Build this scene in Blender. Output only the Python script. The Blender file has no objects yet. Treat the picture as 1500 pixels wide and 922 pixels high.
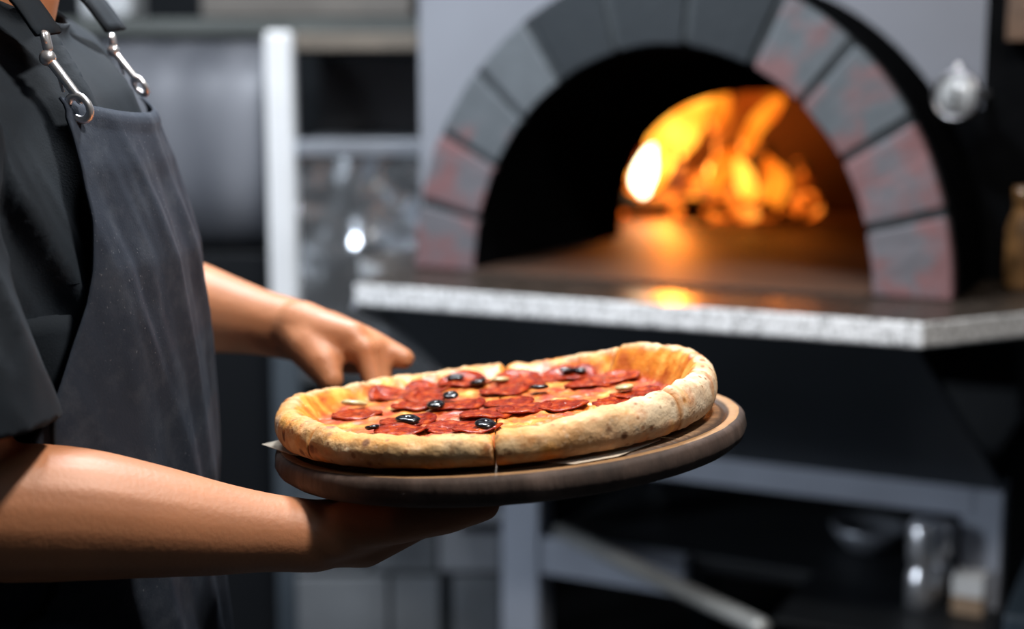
import bpy, bmesh, math, random
from mathutils import Vector, Matrix, noise
random.seed(7)
PI = math.pi
sc = bpy.context.scene
COL = sc.collection

# ------------------------------------------------------------------ camera
CAMZ, PITCH, FPX = 1.40, math.radians(8.8), 2083.33
camd = bpy.data.cameras.new('camera'); cam = bpy.data.objects.new('camera', camd); COL.objects.link(cam)
cam.location = (0, 0, CAMZ); cam.rotation_euler = (PI/2 - PITCH, 0, 0)
camd.lens = 50; camd.sensor_width = 36; camd.clip_start = 0.02
camd.dof.use_dof = True; camd.dof.focus_distance = 1.0; camd.dof.aperture_fstop = 2.7
sc.camera = cam

def ray(px, py):
    c, s = math.cos(PITCH), math.sin(PITCH); x = (px-750)/FPX; u = (461-py)/FPX
    return Vector((x, c+u*s, -s+u*c))
CAMP = Vector((0, 0, CAMZ))
def at(px, py, Y):
    d = ray(px, py); return CAMP + d*(Y/d.y)
def onplane(px, py, p0, n):
    d = ray(px, py); return CAMP + d*((p0-CAMP).dot(n)/d.dot(n))
def zat(py, Y): return at(750, py, Y).z

# ------------------------------------------------------------------ helpers
def link(name, bm, mats, parent=None, smooth=True, loc=None, rec=True):
    if rec: bmesh.ops.recalc_face_normals(bm, faces=bm.faces)
    me = bpy.data.meshes.new(name); bm.to_mesh(me); bm.free()
    if smooth:
        for p in me.polygons: p.use_smooth = True
    for m in (mats if isinstance(mats, (list, tuple)) else [mats]): me.materials.append(m)
    o = bpy.data.objects.new(name, me); COL.objects.link(o)
    if parent: o.parent = parent
    if loc is not None: o.location = loc
    return o
def thing(name, label, cat, loc=(0, 0, 0), rot=None, group=None):
    o = bpy.data.objects.new(name, None); COL.objects.link(o); o.location = loc
    o.empty_display_size = .05
    if rot: o.rotation_euler = rot
    return tag(o, label, cat, group)
def tag(o, label, cat, group=None):
    o['label'] = label; o['category'] = cat
    if group: o['group'] = group
    return o
def struct(o): o['kind'] = 'structure'; return o
def bevel(o, w, seg=2, ang=40):
    m = o.modifiers.new('bevel', 'BEVEL'); m.width = w; m.segments = seg; m.limit_method = 'ANGLE'; m.angle_limit = math.radians(ang)
    return o
def box(bm, x0, x1, y0, y1, z0, z1, mi=0):
    v = [bm.verts.new((x, y, z)) for z in (z0, z1) for y in (y0, y1) for x in (x0, x1)]
    for q in ((0,2,3,1),(4,5,7,6),(0,1,5,4),(2,6,7,3),(0,4,6,2),(1,3,7,5)):
        f = bm.faces.new([v[i] for i in q]); f.material_index = mi
    return v
def boxobj(name, d, m, parent=None, bev=.003, loc=None):
    bm = bmesh.new(); box(bm, *d); o = link(name, bm, m, parent, False, loc)
    if bev: bevel(o, bev)
    return o
def frame_for(t, up=None):
    t = t.normalized(); up = up or Vector((0, 0, 1))
    if abs(t.dot(up)) > .97: up = Vector((0, 1, 0))
    a = up.cross(t).normalized(); return a, t.cross(a)
def tube(bm, pts, rad, seg=14, cap=True, up=None, sq=1.0):
    """rounded tube through pts, one radius per point; sq squashes across 'up'"""
    pts = [Vector(p) for p in pts]
    if not isinstance(rad, (list, tuple)): rad = [rad]*len(pts)
    rings = []
    n = len(pts)
    P = []
    for i in range(n):
        t = (pts[min(i+1, n-1)] - pts[max(i-1, 0)]).normalized()
        P.append((pts[i], t, rad[i]))
    seq = []
    if cap:
        p, t, r = P[0]
        for k in range(4): a = PI/2*(1-k/4); seq.append((p - t*r*math.sin(a), t, max(r*math.cos(a), 1e-4)))
    seq += P
    if cap:
        p, t, r = P[-1]
        for k in range(1, 5): a = PI/2*k/4; seq.append((p + t*r*math.sin(a), t, max(r*math.cos(a), 1e-4)))
    pa = None
    for p, t, r in seq:
        if up is not None or pa is None: a, b = frame_for(t, up)
        else: a = (pa - t*pa.dot(t)).normalized(); b = t.cross(a)
        pa = a
        rings.append([bm.verts.new(p + a*r*math.cos(2*PI*k/seg) + b*r*sq*math.sin(2*PI*k/seg)) for k in range(seg)])
    for r0, r1 in zip(rings, rings[1:]):
        for k in range(seg): bm.faces.new((r0[k], r0[(k+1) % seg], r1[(k+1) % seg], r1[k]))
    bm.faces.new(rings[0][::-1]); bm.faces.new(rings[-1])
def resample(ctrl, n):
    """Catmull-Rom through control tuples of any length"""
    c = [tuple(x) for x in ctrl]; out = []
    m = len(c)-1
    for j in range(n+1):
        s = j/n*m; i = min(int(s), m-1); t = s-i
        p0, p1, p2, p3 = c[max(i-1, 0)], c[i], c[i+1], c[min(i+2, m)]
        out.append(tuple(.5*(2*b+(d-a)*t+(2*a-5*b+4*d-e)*t*t+(-a+3*b-3*d+e)*t**3) for a, b, d, e in zip(p0, p1, p2, p3)))
    return out
def stube(bm, ctrl, n=24, seg=16, **k):
    r = resample(ctrl, n); tube(bm, [p[:3] for p in r], [max(p[3], 5e-4) for p in r], seg, **k)
def lathe(bm, prof, seg=48, mi=None):
    rings = []
    for r, z in prof:
        rings.append([bm.verts.new((r*math.cos(2*PI*k/seg), r*math.sin(2*PI*k/seg), z)) for k in range(seg)])
    for j, (a, b) in enumerate(zip(rings, rings[1:])):
        for k in range(seg):
            f = bm.faces.new((a[k], a[(k+1) % seg], b[(k+1) % seg], b[k]))
            if mi: f.material_index = mi[j]
    bm.faces.new(rings[0][::-1]); f = bm.faces.new(rings[-1])
    return rings
def torus(bm, R, r, M=Matrix(), seg=32, sub=10, sx=1, sy=1):
    rings = []
    for i in range(seg):
        a = 2*PI*i/seg
        rings.append([bm.verts.new(M @ Vector(((R+r*math.cos(b))*math.cos(a)*sx, (R+r*math.cos(b))*math.sin(a)*sy, r*math.sin(b)))) for b in (2*PI*k/sub for k in range(sub))])
    for i in range(seg):
        for k in range(sub): bm.faces.new((rings[i][k], rings[(i+1) % seg][k], rings[(i+1) % seg][(k+1) % sub], rings[i][(k+1) % sub]))
def ev_mesh(o):
    dg = bpy.context.evaluated_depsgraph_get(); dg.update()
    return bpy.data.meshes.new_from_object(o.evaluated_get(dg), depsgraph=dg)
def voxel(bm, size, smooth_it):
    """weld overlapping volumes into one continuous skin"""
    me = bpy.data.meshes.new('tmp'); bm.to_mesh(me); bm.free()
    o = bpy.data.objects.new('tmp', me); COL.objects.link(o)
    m = o.modifiers.new('r', 'REMESH'); m.mode = 'VOXEL'; m.voxel_size = size
    s = o.modifiers.new('s', 'SMOOTH'); s.factor = .5; s.iterations = smooth_it
    me2 = ev_mesh(o); bpy.data.objects.remove(o); bpy.data.meshes.remove(me)
    b = bmesh.new(); b.from_mesh(me2); bpy.data.meshes.remove(me2)
    return b
def N3(x, y, z): return noise.noise(Vector((x, y, z)))
def sstep(a, b, x):
    t = min(max((x-a)/(b-a), 0), 1); return t*t*(3-2*t)

# ------------------------------------------------------------------ materials
def mat(name, col, rough=.5, metal=0, var=.0, scale=8, bump=0, bscale=60, coat=0, sss=0, spec=None, stretch=None):
    m = bpy.data.materials.new(name); m.use_nodes = True; nt = m.node_tree; b = nt.nodes['Principled BSDF']
    b.inputs['Base Color'].default_value = (*col, 1); b.inputs['Roughness'].default_value = rough; b.inputs['Metallic'].default_value = metal
    if spec is not None: b.inputs['Specular IOR Level'].default_value = spec
    if coat: b.inputs['Coat Weight'].default_value = coat; b.inputs['Coat Roughness'].default_value = .15
    if sss:
        b.inputs['Subsurface Weight'].default_value = sss; b.inputs['Subsurface Radius'].default_value = (.010, .004, .002); b.inputs['Subsurface Scale'].default_value = 1
    tc = nt.nodes.new('ShaderNodeTexCoord'); vec = tc.outputs['Object']
    if stretch:
        mp = nt.nodes.new('ShaderNodeMapping'); mp.inputs['Scale'].default_value = stretch; nt.links.new(vec, mp.inputs[0]); vec = mp.outputs[0]
    if var:
        n = nt.nodes.new('ShaderNodeTexNoise'); n.inputs['Scale'].default_value = scale; n.inputs['Detail'].default_value = 5; nt.links.new(vec, n.inputs['Vector'])
        r = nt.nodes.new('ShaderNodeValToRGB'); r.color_ramp.elements[0].position = .3; r.color_ramp.elements[1].position = .7
        r.color_ramp.elements[0].color = (*[max(c*(1-var), 0) for c in col], 1); r.color_ramp.elements[1].color = (*[min(c*(1+var), 1) for c in col], 1)
        nt.links.new(n.outputs['Fac'], r.inputs[0]); nt.links.new(r.outputs[0], b.inputs['Base Color'])
    if bump:
        n2 = nt.nodes.new('ShaderNodeTexNoise'); n2.inputs['Scale'].default_value = bscale; n2.inputs['Detail'].default_value = 3; nt.links.new(vec, n2.inputs['Vector'])
        bp = nt.nodes.new('ShaderNodeBump'); bp.inputs['Strength'].default_value = bump; bp.inputs['Distance'].default_value = .01
        nt.links.new(n2.outputs['Fac'], bp.inputs['Height']); nt.links.new(bp.outputs[0], b.inputs['Normal'])
    return m
class NT:
    """small node builder"""
    def __init__(s, m): s.nt = m.node_tree; s.b = s.nt.nodes['Principled BSDF']; s.tc = s.nt.nodes.new('ShaderNodeTexCoord').outputs['Object']
    def noise(s, scale, detail=4, vec=None, rough=.5, dist=0):
        n = s.nt.nodes.new('ShaderNodeTexNoise'); n.inputs['Scale'].default_value = scale; n.inputs['Detail'].default_value = detail
        n.inputs['Roughness'].default_value = rough; n.inputs['Distortion'].default_value = dist
        s.nt.links.new(vec or s.tc, n.inputs['Vector']); return n.outputs['Fac']
    def voro(s, scale, out='Distance', vec=None):
        n = s.nt.nodes.new('ShaderNodeTexVoronoi'); n.inputs['Scale'].default_value = scale; s.nt.links.new(vec or s.tc, n.inputs['Vector']); return n.outputs[out]
    def map(s, sc_, rot=(0, 0, 0)):
        n = s.nt.nodes.new('ShaderNodeMapping'); n.inputs['Scale'].default_value = sc_; n.inputs['Rotation'].default_value = rot; s.nt.links.new(s.tc, n.inputs[0]); return n.outputs[0]
    def ramp(s, v, *st):
        n = s.nt.nodes.new('ShaderNodeValToRGB'); e = n.color_ramp.elements
        while len(e) < len(st): e.new(.5)
        for k, (p, c) in enumerate(st):
            e[k].position = p; e[k].color = (c, c, c, 1) if not isinstance(c, tuple) else (*c, 1)
        s.nt.links.new(v, n.inputs[0]); return n.outputs[0]
    def mix(s, f, a, b, mode='MIX'):
        n = s.nt.nodes.new('ShaderNodeMix'); n.data_type = 'RGBA'; n.blend_type = mode
        for v, i in ((f, 0), (a, 6), (b, 7)):
            if isinstance(v, (int, float)): n.inputs[i].default_value = v
            elif isinstance(v, tuple): n.inputs[i].default_value = (*v, 1)
            else: s.nt.links.new(v, n.inputs[i])
        return n.outputs[2]
    def math(s, op, a, b=0.):
        n = s.nt.nodes.new('ShaderNodeMath'); n.operation = op
        for v, i in ((a, 0), (b, 1)):
            if isinstance(v, (int, float)): n.inputs[i].default_value = v
            else: s.nt.links.new(v, n.inputs[i])
        return n.outputs[0]
    def attr(s, name):
        n = s.nt.nodes.new('ShaderNodeAttribute'); n.attribute_name = name; return n.outputs['Fac']
    def sep(s, v):
        n = s.nt.nodes.new('ShaderNodeSeparateXYZ'); s.nt.links.new(v, n.inputs[0]); return n.outputs
    def bump(s, h, strength=.3, dist=.005):
        n = s.nt.nodes.new('ShaderNodeBump'); n.inputs['Strength'].default_value = strength; n.inputs['Distance'].default_value = dist
        s.nt.links.new(h, n.inputs['Height']); s.nt.links.new(n.outputs[0], s.b.inputs['Normal'])
    def col(s, c): s.nt.links.new(c, s.b.inputs['Base Color'])
    def rough(s, r): s.nt.links.new(r, s.b.inputs['Roughness'])
def glow(name, col, strength, col2=None, scale=20):
    m = bpy.data.materials.new(name); m.use_nodes = True; nt = m.node_tree; b = nt.nodes['Principled BSDF']
    b.inputs['Base Color'].default_value = (.01, .005, .002, 1); b.inputs['Emission Strength'].default_value = strength
    b.inputs['Emission Color'].default_value = (*col, 1)
    if col2:
        k = NT(m); c = k.ramp(k.noise(scale, 2), (.38, col), (.62, col2)); nt.links.new(c, b.inputs['Emission Color'])
    return m

SKIN = mat('skin', (.46, .190, .090), .50, var=.12, scale=16, bump=.05, bscale=300, sss=.10)
FABRIC = mat('tee_cotton', (.008, .0125, .0185), .85, var=.15, scale=30, bump=.07, bscale=600, spec=.25)
TROUSER = mat('trouser_cotton', (.012, .015, .022), .9, var=.15, scale=20)
SHOE = mat('shoe_leather', (.012, .012, .014), .45)
HAIR = mat('hair_dark', (.015, .010, .008), .6, bump=.5, bscale=200)
EYE = mat('eye_dark', (.03, .018, .012), .15)
CHROME = mat('polished_chrome', (.86, .86, .89), .30, .85)
BLACK = mat('black_steel', (.010, .012, .015), .5, 0, var=.2, scale=10)
SOOT = mat('black_tone', (.0035, .0037, .0042), .95, var=.3, scale=18, spec=.0)
STEEL = mat('brushed_steel', (.55, .57, .60), .34, 1, bump=.06, bscale=18, stretch=(1, 1, 1))
DULL = mat('dull_steel', (.30, .32, .36), .45, .6, var=.15, scale=6)
STANDM = mat('stand_steel', (.34, .37, .44), .45, .1, var=.12, scale=6)
SLATE = mat('slate_panel', (.016, .021, .028), .5, 0, var=.15, scale=5)
PANEL = mat('light_grey_panel', (.155, .163, .19), .45, .0, var=.07, scale=5)
DARKWALL = mat('dark_wall', (.012, .016, .021), .8, var=.2, scale=3)
FLOORM = mat('floor_tile', (.014, .014, .015), .5, var=.25, scale=4)
CEILM = mat('ceiling_paint', (.05, .05, .055), .9, var=.05)
NAVY = mat('navy_plastic', (.022, .035, .05), .5, var=.1)
WHITEP = mat('white_plastic', (.62, .64, .66), .4, var=.04)
TAN = mat('tan_wood', (.15, .125, .10), .55, var=.25, scale=12, stretch=(1, 8, 8))
PALEPAPER = mat('parchment', (.62, .53, .42), .75, var=.08, scale=25, bump=.25, bscale=40)
BLACKHOLE = mat('black_enamel', (.006, .007, .009), .35)
GREYGREEN = mat('grey_green_enamel', (.10, .11, .105), .5, var=.2, scale=5)

# apron: worn charcoal cotton with floury dust
APRON = mat('apron_cotton', (.036, .042, .055), .88, spec=.2)
k = NT(APRON)
c = k.mix(k.ramp(k.noise(7, 5), (.35, 0.), (.7, 1.)), (.016, .022, .035), (.029, .038, .055))
c = k.mix(k.ramp(k.noise(45, 6, None, .65), (.45, 0.), (.75, .55)), c, (.055, .065, .082))
c = k.mix(k.math('MULTIPLY', k.ramp(k.noise(420, 1), (.70, 0.), (.78, 1.)), k.ramp(k.noise(9, 3), (.48, 0.), (.68, .55))), c, (.20, .21, .23))
k.col(c); k.bump(k.noise(600, 2), .10, .002)

# ------------------------------------------------------------------ the room
def room(name, d, m): return struct(boxobj(name, d, m, bev=0))
RX0, RX1, RY0, RY1, RZ = -2.6, 2.4, -2.2, 4.4, 2.8
room('floor', (RX0-.1, RX1+.1, RY0-.1, RY1+.1, -.1, 0), FLOORM)
room('ceiling', (RX0-.1, RX1+.1, RY0-.1, RY1+.1, RZ, RZ+.1), CEILM)
room('wall_back', (RX0-.1, RX1+.1, RY1, RY1+.1, 0, RZ), DARKWALL)
room('wall_front', (RX0-.1, RX1+.1, RY0-.1, RY0, 0, RZ), DARKWALL)
room('wall_left', (RX0-.1, RX0, RY0, RY1, 0, RZ), DARKWALL)
room('wall_right', (RX1, RX1+.1, RY0, RY1, 0, RZ), DARKWALL)

# ------------------------------------------------------------------ serving board, paper, pizza
TILT = math.radians(-4.8)
BC = at(746, 620, 1.06)                       # centre of the board's top face
BROT = Matrix.Rotation(TILT, 4, 'Y') @ Matrix.Rotation(math.radians(-2.2), 4, 'X')
BM = Matrix.Translation(BC) @ BROT
BMI = BM.inverted(); BN = (BROT @ Vector((0, 0, 1)))
BR, BT = .1775, .022
def onboard(px, py, h=0.0): return BMI @ onplane(px, py, BC + BN*h, BN)

BTOP = mat('board_wood', (.2, .12, .07), .55)
k = NT(BTOP)
g = k.noise(9, 6, k.map((1, 14, 6)), .6, .6)
c = k.ramp(g, (.30, (.06, .033, .018)), (.5, (.16, .088, .046)), (.72, (.32, .19, .10)))
c = k.mix(k.ramp(k.noise(60, 3), (.5, 0.), (.75, .6)), c, (.10, .055, .03))
edge = k.attr('edge')
c = k.mix(k.ramp(edge, (.2, 0.), (.8, .85)), c, k.mix(k.noise(90, 3), (.22, .115, .050), (.48, .28, .13)))
c = k.mix(k.attr('groove'), c, (.055, .030, .018))
k.col(c); k.bump(k.noise(30, 5, k.map((1, 14, 6))), .5, .003)
BARK = mat('board_bark', (.10, .07, .055), .75)
k = NT(BARK)
c = k.ramp(k.noise(22, 6, k.map((1, 1, .25)), .65), (.3, (.022, .013, .010)), (.52, (.060, .038, .030)), (.72, (.13, .088, .072)))
k.col(c); k.bump(k.noise(45, 5, k.map((1, 1, .3))), .7, .004)

bm = bmesh.new()
prof = [(.001, -BT), (BR-.012, -BT), (BR-.006, -BT+.002), (BR-.001, -BT+.006), (BR+.001, -BT*.5), (BR, -.004), (BR-.0015, -.0012), (BR-.004, 0.0)]
prof += [(BR-.006, .0002), (BR-.0105, .0001), (BR-.0125, -.0014), (BR-.0145, -.0022), (BR-.0165, -.0014), (BR-.0185, .0)]
prof += [(BR*t, 0.0) for t in (.86, .78, .68, .56, .44, .32, .2, .1, .006)]
le = bm.verts.layers.float.new('edge'); lg = bm.verts.layers.float.new('groove')
rings = lathe(bm, prof, 160, [0]*7 + [1]*40)
for j, r in enumerate(rings):
    for v in r:
        a = math.atan2(v.co.y, v.co.x)
        f = 1 + .006*N3(math.cos(a)*1.3, math.sin(a)*1.3, 3) + (.004*N3(math.cos(a)*9, math.sin(a)*9, v.co.z*40) if j < 8 else 0)
        v.co.x *= f; v.co.y *= f
        v[le] = 1.0 if 5 <= j <= 9 else 0.0
        v[lg] = 1.0 if 10 <= j <= 12 else 0.0
board = link('serving_board', bm, [BARK, BTOP], smooth=True)
board.matrix_world = BM
tag(board, 'round rustic wooden serving board with dark bark edge held under the pizza', 'serving board')

# parchment sheet
PB = onboard(740, 612); PB.z = 0
pts2 = [onboard(*q) for q in ((384, 657), (430, 668), (500, 676), (600, 672), (760, 676), (842, 682), (905, 670), (968, 646), (965, 622), (890, 602), (740, 590), (600, 598), (510, 616), (440, 640))]
bm = bmesh.new()
cx = sum(p.x for p in pts2)/len(pts2); cy = sum(p.y for p in pts2)/len(pts2)
grid = []
NP = len(pts2)
for j in range(1, 9):
    t = j/8; row = []
    for p in pts2:
        x, y = cx+(p.x-cx)*t, cy+(p.y-cy)*t
        r = math.hypot(x, y)
        z = .0006 + .0010*abs(N3(x*30, y*30, 1)) + (max(0, r-BR+.012)*.10)
        row.append(bm.verts.new((x, y, z)))
    grid.append(row)
for a, b in zip(grid, grid[1:]):
    for i in range(NP):
        bm.faces.new((a[i], a[(i+1) % NP], b[(i+1) % NP], b[i]))
bm.faces.new(grid[0])
paper = link('parchment_paper', bm, PALEPAPER, smooth=True); paper.matrix_world = BM
s = paper.modifiers.new('thick', 'SOLIDIFY'); s.thickness = .0004; s.offset = 1
tag(paper, 'sheet of baking paper between pizza and wooden board, pointed corner sticking out left', 'baking paper')

# pizza
PC = onboard(731, 622); PZ = .0030
PM = BM @ Matrix.Translation((PC.x, PC.y, PZ))
PR = .1665
def onpizza(px, py, h=.012):
    p = onboard(px, py, PZ+h); return p.x-PC.x, p.y-PC.y
def pR(a): return PR*(1 + .010*N3(math.cos(a)*1.4+5, math.sin(a)*1.4, 0) + .006*N3(math.cos(a)*5, math.sin(a)*5, 7))
RIMK = [(-180,.029),(-150,.028),(-125,.0225),(-100,.0215),(-80,.024),(-60,.029),(-42,.031),(-20,.033),(0,.035),(22,.038),(42,.036),(60,.026),(75,.0205),(95,.0195),(120,.0205),(140,.022),(160,.026),(180,.029)]
def rimh(a):
    d = math.degrees(a); d = (d+180) % 360 - 180
    for p, q in zip(RIMK, RIMK[1:]):
        if d <= q[0]:
            t = (d-p[0])/(q[0]-p[0]); t = t*t*(3-2*t); h = p[1]+(q[1]-p[1])*t; break
    return h + .0016*N3(math.cos(a)*4, math.sin(a)*4, 1.7) + .0014*N3(math.cos(a)*11, math.sin(a)*11, 4.2)
def cheese_lo(x, y): return .0105 + .0016*N3(x*45, y*45, 0)
def cheese_z(x, y):
    return cheese_lo(x, y) + .0020*max(-.4, N3(x*105, y*105, 3)) + .0010*N3(x*260, y*260, 6)
CUTS = [math.radians(d) for d in (-90, -40, 3, 48, 88, 135, 178, 219)]   # knife cuts, anticlockwise from the front
CUTS = sorted(CUTS)
def profile(a):
    """radial section: list of (r, z, t) from the centre over the rim and under to the centre; t<1 topping, 1..2 dough"""
    R = pR(a); h = rimh(a); w = .0135 + .0016*N3(math.cos(a)*4, math.sin(a)*4, 9)
    out = []
    r_in = R - 2*w - .006
    for j in range(34): out.append((r_in*j/33, None, 0.0))
    # inner slope up on to the rim
    for j in range(1, 9):
        t = j/9; r = r_in + (R - w - r_in)*t
        z = .0105 + (h-.0105)*(sstep(0, 1, t)**.8); out.append((r, z, .1+.9*t))
    # rim outer arc
    for j in range(0, 17):
        b = PI/2 - (PI/2 + 1.15)*j/16
        r = R - w + w*math.copysign(abs(math.cos(b))**.85, math.cos(b)); hh = h*.5
        z = hh + hh*math.copysign(abs(math.sin(b))**.9, math.sin(b)); out.append((r, max(z, .0004), 1 + j/16))
    for t in (.86, .6, .3, .02): out.append((R*t, .0, 2.0))
    return out
CRUST = mat('pizza_crust_and_cheese', (.7, .5, .3), .5)
k = NT(CRUST)
t = k.attr('prof'); zz = k.attr('height'); cut = k.attr('cut')
n1 = k.noise(38, 4, None, .55); n2 = k.noise(85, 4, None, .6); n3 = k.noise(26, 3)
chz = k.ramp(n1, (.32, (.24, .018, .005)), (.45, (.42, .055, .006)), (.55, (.58, .145, .011)), (.66, (.70, .30, .04)), (.80, (.82, .50, .16)))
chz = k.mix(k.ramp(n2, (.52, 0.), (.72, .7)), chz, (.36, .040, .007))
chz = k.mix(k.ramp(k.noise(150, 3), (.62, 0.), (.75, .8)), chz, (.88, .55, .20))
dough = k.ramp(n3, (.30, (.38, .19, .065)), (.46, (.58, .36, .165)), (.60, (.70, .50, .28)), (.72, (.78, .63, .43)))
dough = k.mix(k.ramp(n2, (.52, 0.), (.74, .7)), dough, (.40, .165, .045))
dough = k.mix(k.ramp(k.noise(15, 3), (.50, 0.), (.66, .75)), dough, (.46, .20, .055))
dough = k.mix(k.ramp(k.noise(200, 3), (.58, 0.), (.75, .35)), dough, (.84, .74, .60))
# toasted underside and blisters
dough = k.mix(k.ramp(k.math('ADD', zz, k.math('MULTIPLY', n1, .012)), (.005, .95), (.019, 0.)), dough, (.20, .075, .022))
dough = k.mix(k.math('MULTIPLY', k.attr('whiten'), k.ramp(k.noise(24, 4), (.3, .15), (.6, .80))), dough, (.80, .68, .52))  # whitens the dough along the right of the rim
# browned golden crest with oil
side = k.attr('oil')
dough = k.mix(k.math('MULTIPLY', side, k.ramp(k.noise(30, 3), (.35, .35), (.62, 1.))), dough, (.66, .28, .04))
bl = k.math('ADD', k.voro(62), k.math('MULTIPLY', k.noise(20, 2), .55))
dough = k.mix(k.ramp(bl, (.40, .92), (.52, 0.)), dough, (.15, .055, .02))
bl2 = k.math('ADD', k.voro(120), k.math('MULTIPLY', k.noise(34, 2), .7))
dough = k.mix(k.ramp(bl2, (.46, .8), (.57, 0.)), dough, (.24, .095, .032))
f = k.ramp(k.math('ADD', t, k.math('MULTIPLY', k.math('SUBTRACT', n1, .5), .9)), (.80, 0.), (1.0, 1.))
slope = k.ramp(t, (.12, 0.), (.45, 1.))
gold = k.ramp(k.noise(60, 4), (.35, (.40, .085, .010)), (.52, (.66, .22, .022)), (.68, (.80, .42, .085)))
chz = k.mix(slope, chz, gold)
c = k.mix(f, chz, dough)
c = k.mix(k.ramp(cut, (.0, .0), (.5, .0), (1., .85)), c, (.42, .17, .035))
k.col(c)
k.rough(k.ramp(f, (.0, .40), (1., .72)))
k.bump(k.math('ADD', k.math('MULTIPLY', k.noise(130, 4), .6), k.math('MULTIPLY', k.noise(420, 2), .25)), .55, .003)

pizza = thing('pizza', 'large round pepperoni and black olive pizza cut in slices on wooden board', 'pizza')
pizza.matrix_world = PM
slices = []
for i in range(8):
    a0, a1 = CUTS[i], CUTS[(i+1) % 8] + (2*PI if i == 7 else 0)
    bm = bmesh.new(); lp = bm.verts.layers.float.new('prof'); lh = bm.verts.layers.float.new('height'); lc = bm.verts.layers.float.new('cut'); lo = bm.verts.layers.float.new('oil'); lf = bm.verts.layers.float.new('whiten')
    M = max(30, int((a1-a0)/math.radians(.85))); cols = []
    for q in range(M+1):
        a = a0 + (a1-a0)*q/M; col = []
        for r, z, tt in profile(a):
            # keep a knife's width from either cut
            gap = .00055; rr = max(r, .0012)
            da = min(math.asin(min(gap/rr, 1)), (a1-a0)*.48)
            aa = a0 + da + (a1-a0-2*da)*q/M
            x, y = rr*math.cos(aa), rr*math.sin(aa)
            if z is None: z = cheese_z(x, y); z = z*(.85+.15*sstep(0, .03, r))
            elif tt <= 2 and z > .001:
                bmp = .0014*N3(x*70, y*70, z*70) + .0010*N3(x*170, y*170, z*170) + .0005*N3(x*330, y*330, z*330)
                z += bmp
                x *= 1 + bmp*2.0; y *= 1 + bmp*2.0
            dc = min(abs(aa-a0), abs(a1-aa))*rr
            if tt >= .1 and tt < 2: z -= .0035*math.exp(-(dc/.0028)**2)*min(1, z/.02)
            v = bm.verts.new((x, y, max(z, 0))); v[lp] = min(tt, 1.0) if tt <= 1 else 1.0; v[lh] = z
            wide = .007 if abs(((math.degrees(a0 if abs(aa-a0) < abs(a1-aa) else a1)+40+180) % 360)-180) < 3 else .0024
            v[lc] = math.exp(-(dc/wide)**2) if tt > .3 else 0
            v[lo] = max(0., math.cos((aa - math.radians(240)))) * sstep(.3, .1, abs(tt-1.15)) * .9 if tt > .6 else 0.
            v[lf] = max(0., math.cos((aa - math.radians(-20))*1.7)) if abs((math.degrees(aa)+20+180) % 360 - 180) < 52 else 0.
            col.append(v)
        cols.append(col)
    L = len(cols[0])
    for ca, cb in zip(cols, cols[1:]):
        for j in range(L-1): bm.faces.new((ca[j], ca[j+1], cb[j+1], cb[j]))
    for cc in (cols[0], cols[-1]): bm.faces.new(cc)
    bm.faces.new([c_[0] for c_ in cols] + [c_[-1] for c_ in cols][::-1])
    o = link('pizza_slice', bm, CRUST, pizza, smooth=True)
    slices.append(o)
def keep(x, y, m):
    r = math.hypot(x, y); k_ = min(1, m/r); return x*k_, y*k_
def slice_of(x, y):
    a = math.atan2(y, x)
    for i in range(8):
        lo_, hi = CUTS[i], CUTS[(i+1) % 8] + (2*PI if i == 7 else 0)
        for b in (a, a+2*PI):
            if lo_ <= b < hi: return slices[i]
    return slices[-1]

PEP = mat('pepperoni_meat', (.36, .035, .02), .34, spec=.22)
k = NT(PEP)
c = k.ramp(k.noise(120, 4), (.32, (.14, .008, .002)), (.5, (.30, .026, .004)), (.66, (.48, .082, .010)))
c = k.mix(k.ramp(k.voro(260), (.10, .7), (.24, 0.)), c, (.48, .12, .055))
c = k.mix(k.ramp(k.attr('rimd'), (.80, 0.), (1., .55)), c, (.20, .015, .010))
k.col(c); k.rough(k.ramp(k.noise(90, 3), (.35, .14), (.65, .34))); k.bump(k.noise(260, 4), .8, .0015)
OLIVE = mat('black_olive', (.008, .007, .009), .18)
PALE = mat('pale_olive', (.42, .36, .17), .3, var=.3, scale=150)
pep = [(569,553,.0200),(544,575,.0205),(661,539,.0200),(674,560,.0205),(626,580,.0205),(524,606,.0195),(597,616,.0210),(588,632,.0195),(672,592,.0205),(664,624,.0200),(713,606,.0205),(738,573,.0200),(774,531,.0205),(764,562,.0205),(767,598,.0205),(610,594,.0195),(846,540,.0205),(863,561,.0205),(925,549,.0205),(824,594,.0200),(907,587,.0205),(930,576,.0195),(890,534,.0190),(700,628,.0175),(745,588,.0190)]
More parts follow.
